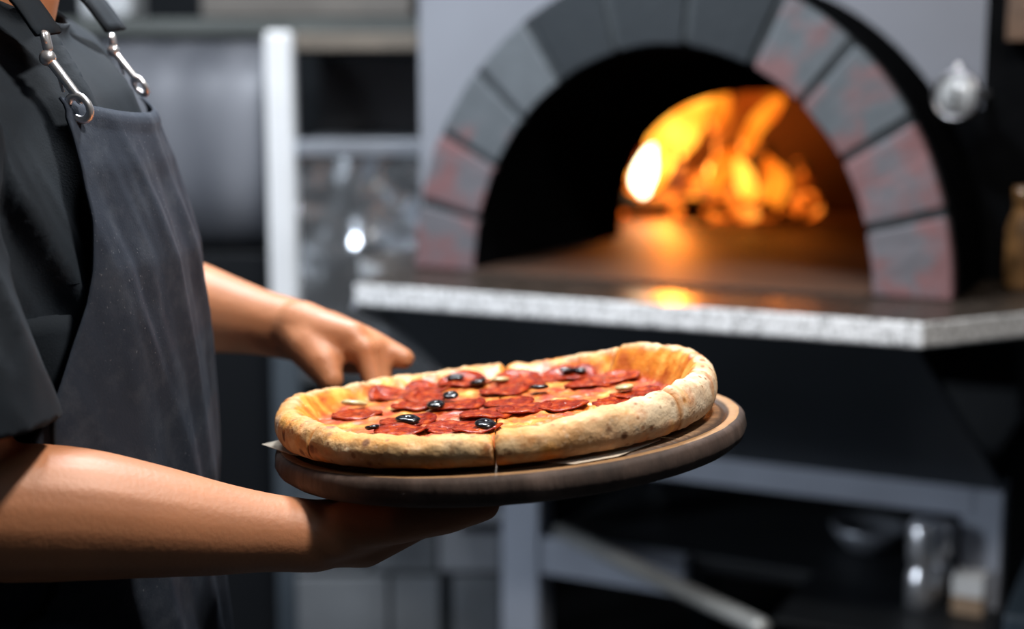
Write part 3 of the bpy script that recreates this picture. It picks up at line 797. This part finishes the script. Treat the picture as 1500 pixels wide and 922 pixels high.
lathe(bm, [(.0005, .006), (.004, .006), (.0035, .0105), (.0005, .011)], 20); link('needle', bm, BLACK, th)
bm = bmesh.new(); lathe(bm, [(.001, -.125), (.007, -.125), (.007, -.015), (.001, -.015)], 20); link('stem', bm, CHROME, th)
bm = bmesh.new(); tube(bm, [(0, .036, .002), (0, .043, .002)], [.006, .004], 12); link('top_nut', bm, CHROME, th)

# granite shelf
GRAN = mat('granite', (.45, .46, .48), .18, coat=.3)
k = NT(GRAN)
c = k.ramp(k.noise(150, 3, None, .7), (.36, (.22, .22, .23)), (.46, (.64, .65, .66)), (.58, (.80, .81, .83)), (.72, (.90, .91, .93)))
c = k.mix(k.ramp(k.voro(190), (.16, .85), (.30, 0.)), c, (.05, .05, .052))
k.col(c)
GRANTOP = mat('granite_darkened_top', (.04, .03, .025), .3, spec=.5)  # same stone coloured dark on top, painting in the oven's dark reflection
k = NT(GRANTOP); k.col(k.ramp(k.noise(150, 3, None, .7), (.38, (.010, .008, .007)), (.55, (.035, .026, .02)), (.72, (.08, .06, .045)))); k.rough(k.ramp(k.noise(30, 3), (.3, .22), (.7, .42)))
bm = bmesh.new()
out = [(-.420, -.196), (.426, -.196), (.60, .05), (.60, 1.56), (-.60, 1.56), (-.60, .10), (-.47, -.03)]
lo_ = [bm.verts.new((x, y, SZ-.034)) for x, y in out]; hi_ = [bm.verts.new((x, y, SZ)) for x, y in out]
bm.faces.new(lo_[::-1]); tf = bm.faces.new(hi_); tf.material_index = 1
for i in range(len(out)): bm.faces.new((lo_[i], lo_[(i+1) % len(out)], hi_[(i+1) % len(out)], hi_[i]))
shelf = link('granite_shelf', bm, [GRAN, GRANTOP], smooth=False); shelf.location = (OC.x, OC.y, 0); shelf.rotation_euler = ovrot
bevel(shelf, .004)
tag(shelf, 'speckled grey granite ledge running along the front of the brick oven', 'stone shelf')

# stand: sloped apron panel, top rail, legs, lower shelf
stand = thing('oven_stand', 'dark grey steel stand with sloped panel and legs under the granite ledge', 'oven stand', (OC.x, OC.y, 0), ovrot)
FT, FB = SZ-.336, SZ-.388      # top rail
SWf = .30
bm = bmesh.new()
tl = [(-.395, -.170, SZ-.036), (.412, -.170, SZ-.036), (.474, SWf-.004, FT-.004), (-.42, SWf-.004, FT-.004)]
f_ = [bm.verts.new(p) for p in tl]; b_ = [bm.verts.new((p[0], p[1]+.02, p[2]-.001)) for p in tl]
bm.faces.new(f_); bm.faces.new(b_[::-1])
for i in range(4): bm.faces.new((f_[i], f_[(i+1) % 4], b_[(i+1) % 4], b_[i]))
link('sloped_panel', bm, SLATE, stand, False)
boxobj('top_rail', (-.42, .430, SWf-.004, SWf+.05, FB, FT), STANDM, stand)
bm = bmesh.new()
stube(bm, [(-.43, -.172, SZ-.040, .008), (-.415, -.10, SZ-.075, .012), (-.41, .05, SZ-.16, .014), (-.415, .16, SZ-.24, .013), (-.425, SWf-.03, FT-.01, .012)], 20, 12); link('curved_edge_bar', bm, STEEL, stand)
for (u0, u1) in ((-.42, -.342), (.412, .474)):
    boxobj('leg', (u0, u1, SWf-.002, SWf+.058, 0, FB-.0005 if u0 < 0 else FT), STANDM, stand)
boxobj('leg', (.40, .45, 1.38, 1.43, 0, FB), NAVY, stand); boxobj('leg', (-.42, -.36, 1.38, 1.43, 0, FB), NAVY, stand)
boxobj('side_rail', (.43, .474, SWf+.06, 1.38, FB, FT), BLACK, stand); boxobj('side_rail', (-.42, -.38, SWf+.06, 1.38, FB, FT), BLACK, stand)
LZ = SZ-.533
ur = onw(1000, 840, SWf).x
boxobj('lower_rail', (-.341, ur, SWf+.004, SWf+.04, LZ-.07, LZ), STANDM, stand)
boxobj('lower_shelf', (-.341, .411, SWf+.041, 1.37, LZ-.03, LZ-.002), BLACK, stand)
boxobj('lower_shelf_front', (.16, .411, .10, SWf+.0405, LZ-.012, LZ-.002), BLACK, stand)
boxobj('lower_shelf_front', (.4115, .478, .10, SWf-.004, LZ-.012, LZ-.002), BLACK, stand)
boxobj('back_panel', (-.36, .40, 1.372, 1.379, .2, FB), BLACK, stand, 0)
boxobj('base_plate', (-.571, .575, .05, 1.55, SZ-.06, SZ-.036), BLACK, stand, 0)
boxobj('under_leg', (-.10, -.05, 1.38, 1.43, FB, SZ-.061), BLACK, stand, 0)
for u in (-.40, .42): boxobj('rear_support', (u, u+.05, .9, .95, FT, SZ-.061), BLACK, stand, 0)

# ------------------------------------------------------------------ fire
CHAR = mat('charred_wood', (.018, .012, .009), .9, bump=.8, bscale=40)
kk = NT(CHAR); em = kk.ramp(kk.noise(22, 3), (.52, (0., 0., 0.)), (.60, (1., .16, .01)), (.72, (1., .45, .06)))
CHAR.node_tree.links.new(em, CHAR.node_tree.nodes['Principled BSDF'].inputs['Emission Color']); CHAR.node_tree.nodes['Principled BSDF'].inputs['Emission Strength'].default_value = 1.6
FW = .98
def F(px, py, dw=0.0): return onw(px, py, FW+dw)
LOGS = [((890,352,-.02),(990,312,.10),.026,'burning log leaning left of the fire, under the white-hot flame'),
        ((1000,335,-.09),(1120,322,-.07),.026,'charred log lying at the front of the fire in the oven'),
        ((1030,318,.08),(1180,300,.06),.034,'burning log lying behind the front log in the oven'),
        ((1125,330,.03),(1172,252,.16),.024,'burning log leaning right at the side of the fire'),
        ((1010,275,.14),(1120,225,.12),.028,'burning log lying on top of the fire pile')]
for (a, b, r, lab) in LOGS:
    A_, B_ = F(*a[:2], a[2]), F(*b[:2], b[2]); A_.z = max(A_.z, SZ+.012+r); B_.z = max(B_.z, SZ+.012+r)
    bm = bmesh.new(); pts = [A_.lerp(B_, t) for t in (0, .15, .3, .45, .6, .75, .9, 1)]
    tube(bm, pts, [r*random.uniform(.85, 1.08) for _ in pts], 14)
    for v in bm.verts: v.co += .006*noise.noise_vector(v.co*25)
    o = link('log', bm, CHAR, None, True); o.matrix_world = OM
    tag(o, lab, 'firewood', 'logs burning in the oven')
fire = thing('fire', 'orange and yellow flames rising from the burning logs inside the oven', 'fire', OM @ Vector((F(1040, 330).x, FW, SZ+.004)), ovrot)
FO = Vector((F(1040, 330).x, FW, 0)); FO.z = SZ+.004
FL_white = glow('flame_white', (1, .86, .55), 9)
FL_yel = glow('flame_yellow', (1.0, .42, .040), 2.9, (1.0, .22, .012), 14)
FL_or = glow('flame_orange', (1.0, .28, .016), 1.5, (.9, .14, .006), 16)
FL_red = glow('flame_red', (.85, .16, .010), .55, (.6, .07, .004), 16)
def flame(m, ctrl, lab=None):
    bm = bmesh.new()
    pts = []
    for (px, py, rp, dw) in ctrl:
        p = F(px, py, dw) - FO; pts.append((p.x, p.y, p.z, rp*.00150))
    stube(bm, pts, 18, 14)
    for v in bm.verts: v.co += .006*noise.noise_vector(v.co*22 + Vector((ctrl[0][0], 0, 0)))
    o = link('flame', bm, m, fire)
    if lab: o['label'] = lab
flame(FL_white, [(941,282,6,0),(940,268,13,0),(946,248,16,0),(950,230,10,0),(956,215,3,0)], 'white-hot flame')
flame(FL_yel, [(922,292,6,.03),(930,285,12,.03),(952,262,18,.03),(966,235,22,.04),(968,205,22,.05),(985,180,22,.05),(1020,160,16,.05),(1045,142,8,.05)], 'bright yellow flame')
flame(FL_yel, [(917,256,5,.0),(922,256,9,.0),(930,257,6,.0)])
flame(FL_yel, [(1000,225,6,.04),(1006,205,16,.05),(1015,180,17,.06),(1020,160,12,.06),(1018,140,4,.06)])
flame(FL_or, [(920,200,6,.08),(935,180,16,.08),(965,162,20,.09),(1000,150,20,.09),(1035,140,16,.09),(1060,135,6,.09)])
flame(FL_or, [(1046,190,5,.05),(1050,175,13,.05),(1056,155,15,.05),(1058,138,11,.05)])
flame(FL_or, [(1092,222,7,.04),(1098,205,13,.04),(1110,180,13,.05),(1128,160,12,.05),(1142,148,6,.05)])
flame(FL_red, [(1050,225,6,.08),(1060,200,14,.09),(1075,180,14,.09),(1085,155,14,.1),(1130,140,20,.12),(1140,135,8,.12)])
flame(FL_or, [(1050,275,8,.0),(1055,255,20,.0),(1068,238,20,.0),(1080,225,8,.0)])
flame(FL_yel, [(1097,292,6,-.03),(1096,278,12,-.03),(1090,258,14,-.03),(1082,240,8,-.03)], 'bright yellow flame')
flame(FL_or, [(1122,310,8,.0),(1130,290,18,.0),(1135,265,20,.0),(1130,245,12,.0),(1126,232,4,.0)])
flame(FL_red, [(1150,275,8,.03),(1165,270,14,.03),(1182,266,6,.03)])
flame(FL_or, [(990,318,6,-.05),(1000,308,14,-.05),(1016,304,18,-.05),(1034,308,10,-.05)], 'glowing ember bed')
flame(FL_or, [(1045,300,4,-.06),(1050,296,11,-.06),(1056,290,4,-.06)])
flame(FL_red, [(990,285,4,.0),(1000,268,10,.0),(1004,250,8,.0),(1000,240,3,.0)])

# ------------------------------------------------------------------ things under the oven
def to_oven(o): o.location = (OC.x, OC.y, 0); o.rotation_euler = ovrot
bm = bmesh.new()
a = onw(822, 780, .60); b = onw(1108, 915, .12)
stz = LZ + .020
pa, pb = onw(822, 779, .312), onw(1112, 918, -.10)
tube(bm, [pa, pa.lerp(pb, .5), pb], .017, 18, sq=.8)
POLE = mat('pole_metal', (.28, .28, .27), .45, .5, var=.15)
o = link('peel_handle', bm, POLE); to_oven(o)
tag(o, 'grey metal peel handle lying at an angle across the lower rail of the oven stand', 'peel')
def lathe_thing(name, prof, m, u, w, z, lab, cat, seg=32, group=None, parent=None):
    bm = bmesh.new(); lathe(bm, prof, seg); o = link(name, bm, m); o.matrix_world = OM @ Matrix.Translation((u, w, z)); tag(o, lab, cat, group); return o
zc = LZ-.001
def w_floor(px, py):
    return min((abs(onw(px, py, q/100).z-zc), q/100) for q in range(12, 60))[1]
WC1, WC2, WBX = w_floor(1352, 889), w_floor(1384, 878), w_floor(1418, 905)
for (px, hh, lab, r) in ((1354, .20, 'shiny steel canister on lower stand shelf, left of the white carton', .026), (1384, .21, 'shiny steel canister on lower stand shelf, behind the white carton', .017)):
    w_ = WC1 if r > .024 else WC2
    P = onw(px, 800, w_); hh = onw(px, 764, w_).z - zc
    lathe_thing('canister', [(.001, 0), (r, 0), (r, hh*.40), (r*.82, hh*.45), (r*.82, hh*.50), (r, hh*.55), (r, hh*.93), (r*.8, hh), (.001, hh)], CHROME, P.x, w_, zc, lab, 'canister')
P0, P1 = onw(1394, 843, WBX), onw(1440, 905, WBX)
bx = thing('carton', 'small white carton with tan lower half on the stand shelf', 'carton', OM @ Vector(((P0.x+P1.x)/2, WBX+.025, zc)), ovrot)
hw_ = abs(P1.x-P0.x)/2*.95; top_ = P0.z-zc
boxobj('carton_lid', (-hw_, hw_, -.025, .025, top_*.48, top_), WHITEP, bx, .002)
boxobj('carton_base', (-hw_, hw_, -.024, .024, 0, top_*.48-.0005), mat('tan_card', (.30, .21, .14), .7), bx, .002)
P = onw(962, 812, .75)
lathe_thing('bottle', [(.001, 0), (.032, 0), (.034, .01), (.034, .11), (.014, .15), (.012, .17), (.001, .17)], mat('dark_glass', (.01, .012, .016), .12), P.x, .78, zc, 'dark glass bottle deep on the stand shelf behind the peel handle', 'bottle')
P = onw(1265, 918, .50)
lathe_thing('bowl', [(.001, 0), (.04, 0), (.065, .03), (.07, .045), (.066, .045), (.05, .02), (.001, .012)], DULL, P.x, .52, zc, 'shallow metal bowl low on the stand shelf', 'bowl')
# right side: navy crate, wooden post
a = at(1440, 850, 2.0); 
cr = thing('crate', 'dark navy storage crate standing right of the oven stand leg', 'crate', (a.x+.245, 1.92, 0), (0, 0, -.46))
boxobj('crate_body', (-.2, .2, -.16, .16, 0, a.z-.035), NAVY, cr, .01); boxobj('crate_rim', (-.21, .21, -.17, .17, a.z-.0345, a.z), NAVY, cr, .006)
WOODB = mat('brown_wood', (.085, .045, .024), .6, var=.35, scale=14, stretch=(8, 1, 1))
wa, wb_ = onw(1477, 60, .235), onw(1600, -60, .235)
bm = bmesh.new(); box(bm, wa.x, wb_.x, .21, .2605, wa.z, wb_.z)
for q in (.33, .66): box(bm, wa.x+.01, wb_.x-.01, .2085, .21, wa.z+(wb_.z-wa.z)*q, wa.z+(wb_.z-wa.z)*q+.006)
o = link('wooden_board', bm, WOODB, None, False); to_oven(o); bevel(o, .003)
tag(o, 'brown wooden board fixed to the black panel at the upper right edge', 'board')
BRASSY = mat('amber_jar_glass', (.10, .05, .018), .3, var=.8, scale=30)
for i, (px, ht, rad) in enumerate(((1496, .150, .026),)):
    P = onw(px, 440, .16)
    lathe_thing('jar', [(.001, 0), (rad*.94, 0), (rad, .012), (rad, ht*.62), (rad*.66, ht*.76), (rad*.62, ht*.86), (rad*.7, ht*.87), (rad*.7, ht), (.001, ht)], BRASSY, P.x, .16, SZ+.0008, 'amber jar on the granite ledge at the right edge of the photo', 'jar')

# ------------------------------------------------------------------ steel kitchen at the back left
YB = 3.0
def X(px, Y=YB): return at(px, 300, Y).x
unit = thing('steel_prep_unit', 'stainless steel prep unit with bright corner post left of the oven', 'prep unit', (X(500), YB, 0))
ox = X(500)
def ub(name, px0, px1, py0, py1, y0, y1, m, bev=.003, parent=unit, Y=YB):
    return boxobj(name, (X(px0, Y)-ox, X(px1, Y)-ox, y0, y1, zat(py1, Y), zat(py0, Y)), m, parent, bev)
REFL = mat('mirror_steel', (.60, .62, .65), .2, .9)
k = NT(REFL); k.bump(k.noise(8, 1), .9, .06); k.rough(k.ramp(k.noise(5, 2), (.3, .12), (.7, .26)))
POST = mat('bright_steel', (.88, .89, .91), .42, .2, var=.05)
bm = bmesh.new(); box(bm, X(393)-ox, X(435)-ox, -.01, .04, zat(478, YB), zat(45, YB)); bevel(link('post', bm, POST, unit, False), .012, 4)
bm = bmesh.new(); box(bm, X(393)-ox, X(435)-ox, -.008, .038, 0, zat(478, YB)-.001); bevel(link('lower_post', bm, mat('slate_blue_post', (.06, .075, .092), .55, .1), unit, False), .008, 3)
ub('front_panel', 436, 700, 229, 560, .0, .03, REFL)
ub('ledge', 436, 700, 205, 228, -.02, .40, DULL)
ub('cavity_back', 436, 700, 76, 204, .38, .40, BLACKHOLE, 0)
ub('cavity_top', 436, 700, 60, 75, .02, .40, BLACKHOLE, 0)
ub('wooden_trim', 438, 700, 47, 74, -.012, .018, TAN)
ub('lower_panel', 436, 700, 561, 720, .05, .08, SLATE)
ub('inner_post', 400, 440, 500, 740, .042, .10, mat('slate_blue', (.08, .095, .115), .5, .2))
# rounded grey appliance
ap = thing('kitchen_appliance', 'large rounded dark grey steel appliance behind the apron', 'appliance', (0, 0, 0))
APPL = mat('appliance_steel', (.16, .17, .20), .5, .15)
k = NT(APPL); k.col(k.ramp(k.noise(3, 2, k.map((3, 1, .5))), (.3, (.10, .107, .128)), (.7, (.215, .222, .25)))); k.rough(k.ramp(k.noise(8, 3, k.map((4, 1, .5))), (.3, .45), (.7, .65)))
bm = bmesh.new(); ya = 3.15; xa0, xa1 = X(60, ya), X(391, ya); zt, zb = zat(52, ya), zat(372, ya); zc_, rz_ = (zt+zb)/2, (zt-zb)/2
ns = 40; e1 = []; e2 = []
for q in range(ns):
    a = 2*PI*q/ns; c_, s_ = math.cos(a), math.sin(a)
    y_, z_ = ya+.26+.26*math.copysign(abs(c_)**.75, c_), zc_+rz_*math.copysign(abs(s_)**.75, s_)
    e1.append(bm.verts.new((xa0, y_, z_))); e2.append(bm.verts.new((xa1, y_, z_)))
for q in range(ns): bm.faces.new((e1[q], e1[(q+1) % ns], e2[(q+1) % ns], e2[q]))
bm.faces.new(e1[::-1]); bm.faces.new(e2)
o = link('casing', bm, APPL, ap); o.data.set_sharp_from_angle(angle=.7); bevel(o, .01, 3, 60)
boxobj('base_cabinet', (xa0, xa1, ya+.03, ya+.5, 0, zb-.002), BLACKHOLE, ap, .004)
# over-shelf with white tub and tray
os_ = thing('wall_shelf', 'grey steel over-shelf running along the top left above the appliance', 'shelf', (0, 0, 0))
ys = 3.30
boxobj('shelf_board', (X(-80, ys), X(640, ys), ys, 3.9, zat(50, ys), zat(27, ys)), GREYGREEN, os_, .004)
for px in (-60, 620): boxobj('bracket', (X(px, ys)-.015, X(px, ys)+.015, 3.9, 4.399, zat(50, ys), zat(30, ys)), BLACK, os_, 0)
zsh = zat(27, ys)+.001
bm = bmesh.new(); xt0, xt1 = X(128, ys), X(203, ys)
box(bm, xt0, xt1, ys+.005, ys+.15, zsh, zsh+.12); o = link('storage_tub', bm, WHITEP, None, False); bevel(o, .018, 4)
tag(o, 'white plastic tub with rounded corners on the steel over-shelf', 'tub')
bm = bmesh.new(); box(bm, X(300, ys), X(608, ys), ys+.02, ys+.3, zsh, zsh+.10); o = link('steel_tray', bm, mat('warm_grey_tray', (.17, .155, .14), .5, .3, var=.15), None, False); bevel(o, .012, 3)
tag(o, 'long warm-grey tray on the steel over-shelf', 'tray')
# drawer cabinet low in the picture
yd = 2.75
dc = thing('drawer_cabinet', 'low grey steel drawer cabinet under the prep unit, left of the oven stand', 'cabinet', (0, 0, 0))
def db(name, px0, px1, py0, py1, y0, y1, m, bev=.003, parent=dc): return boxobj(name, (X(px0, yd), X(px1, yd), y0, y1, zat(py1, yd), zat(py0, yd)), m, parent, bev)
GREYM = mat('grey_steel', (.20, .215, .235), .45, .4, var=.3, scale=4); LIGHTM = mat('light_steel', (.40, .42, .46), .4, .4, var=.08)
zl = zat(742, yd)
boxobj('body', (X(418, yd), X(733, yd), yd+.03, yd+.2, 0, zl), mat('dark_grey_steel', (.06, .07, .08), .5, .3), dc, .004)
d1 = db('drawer', 640, 732, 752, 838, yd, yd+.029, LIGHTM)
db('handle', 672, 745, 764, 776, yd-.02, yd-.001, BLACK, .003, d1)
d2 = db('drawer', 536, 634, 752, 838, yd, yd+.029, GREYM); db('handle', 560, 615, 764, 776, yd-.02, yd-.001, BLACK, .003, d2)
d3 = db('drawer', 421, 530, 752, 838, yd, yd+.029, GREYM); db('handle', 450, 505, 764, 776, yd-.02, yd-.001, BLACK, .003, d3)
db('door', 421, 560, 846, 1060, yd, yd+.029, GREYM); db('door', 566, 640, 846, 1060, yd, yd+.029, GREYM); db('door', 660, 732, 846, 1060, yd, yd+.029, GREYM)

# ------------------------------------------------------------------ lamps
def lamp(x, y, sx, sy, watt, col, lab, drop=.0, aim=None):
    zt_ = RZ - .001 - drop
    t = thing('unseen_ceiling_light', lab, 'lamp', (x, y, zt_ - .05))
    boxobj('housing', (-sx/2-.02, sx/2+.02, -sy/2-.02, sy/2+.02, .0, .05), WHITEP, t, .004)
    if drop: boxobj('drop_rod', (-.01, .01, -.01, .01, .05, .05+drop), CHROME, t, 0)
    m = glow('lamp_diffuser', col, 4); boxobj('diffuser', (-sx/2, sx/2, -sy/2, sy/2, -.006, -.0005), m, t, 0)
    l = bpy.data.lights.new('area', 'AREA'); l.shape = 'RECTANGLE'; l.size = sx; l.size_y = sy; l.energy = watt; l.color = col
    lo2 = bpy.data.objects.new('lamp_light', l); COL.objects.link(lo2); lo2.location = (x, y, zt_-.062)
    return lo2
lamp(.30, .80, .14, .14, 22, (1, .93, .85), 'small square pendant lamp hanging over the pizza', .45)
lamp(-.12, 1.62, .16, .16, 27, (.90, .95, 1), 'small square pendant lamp hanging over the granite ledge', .45)
lamp(1.1, -.4, 1.0, .25, 1.8, (.78, .88, 1), 'added fill light right of and behind the camera')  # unseen source, added as weak cool fill
lamp(-.75, 2.2, .9, .25, 24, (.90, .95, 1), 'added unseen light above the steel kitchen')  # unseen source, added to brighten the steel post and panels
t = thing('added_wall_light', 'added cool light panel on the left wall, unseen behind the person', 'lamp', (RX0+.001, 1.15, 1.45))  # no known fixture here; added to light the stand rail from the left
boxobj('housing', (0, .05, -.33, .33, -.23, .23), WHITEP, t, .004); boxobj('diffuser', (.0505, .056, -.30, .30, -.20, .20), glow('wall_diffuser', (.84, .92, 1), 4), t, 0)
l = bpy.data.lights.new('area', 'AREA'); l.shape = 'RECTANGLE'; l.size = .6; l.size_y = .4; l.energy = 40; l.color = (.80, .89, 1)
lo2 = bpy.data.objects.new('lamp_light', l); COL.objects.link(lo2); lo2.location = (RX0+.065, 1.15, 1.45); lo2.rotation_euler = (0, -PI/2, 0)
def point(loc, watt, col, r):
    l = bpy.data.lights.new('fire_glow', 'POINT'); l.energy = watt; l.color = col; l.shadow_soft_size = r
    o = bpy.data.objects.new('fire_glow', l); COL.objects.link(o); o.location = loc
point(OM @ Vector((-.36, 1.02, SZ+.13)), 34, (1, .25, .03), .04)
point(OM @ Vector((-.10, 1.12, SZ+.20)), .35, (1, .25, .03), .05)

w = bpy.data.worlds.new('world'); sc.world = w; w.use_nodes = True
w.node_tree.nodes['Background'].inputs[0].default_value = (.4, .5, .6, 1); w.node_tree.nodes['Background'].inputs[1].default_value = .05
sc.view_settings.view_transform = 'Standard'; sc.view_settings.look = 'None'; sc.view_settings.gamma = 1; sc.view_settings.exposure = 0
sc.view_settings.use_curve_mapping = False
sc.cycles.use_denoising = True
sc.cycles.max_bounces = 8; sc.cycles.sample_clamp_indirect = 6
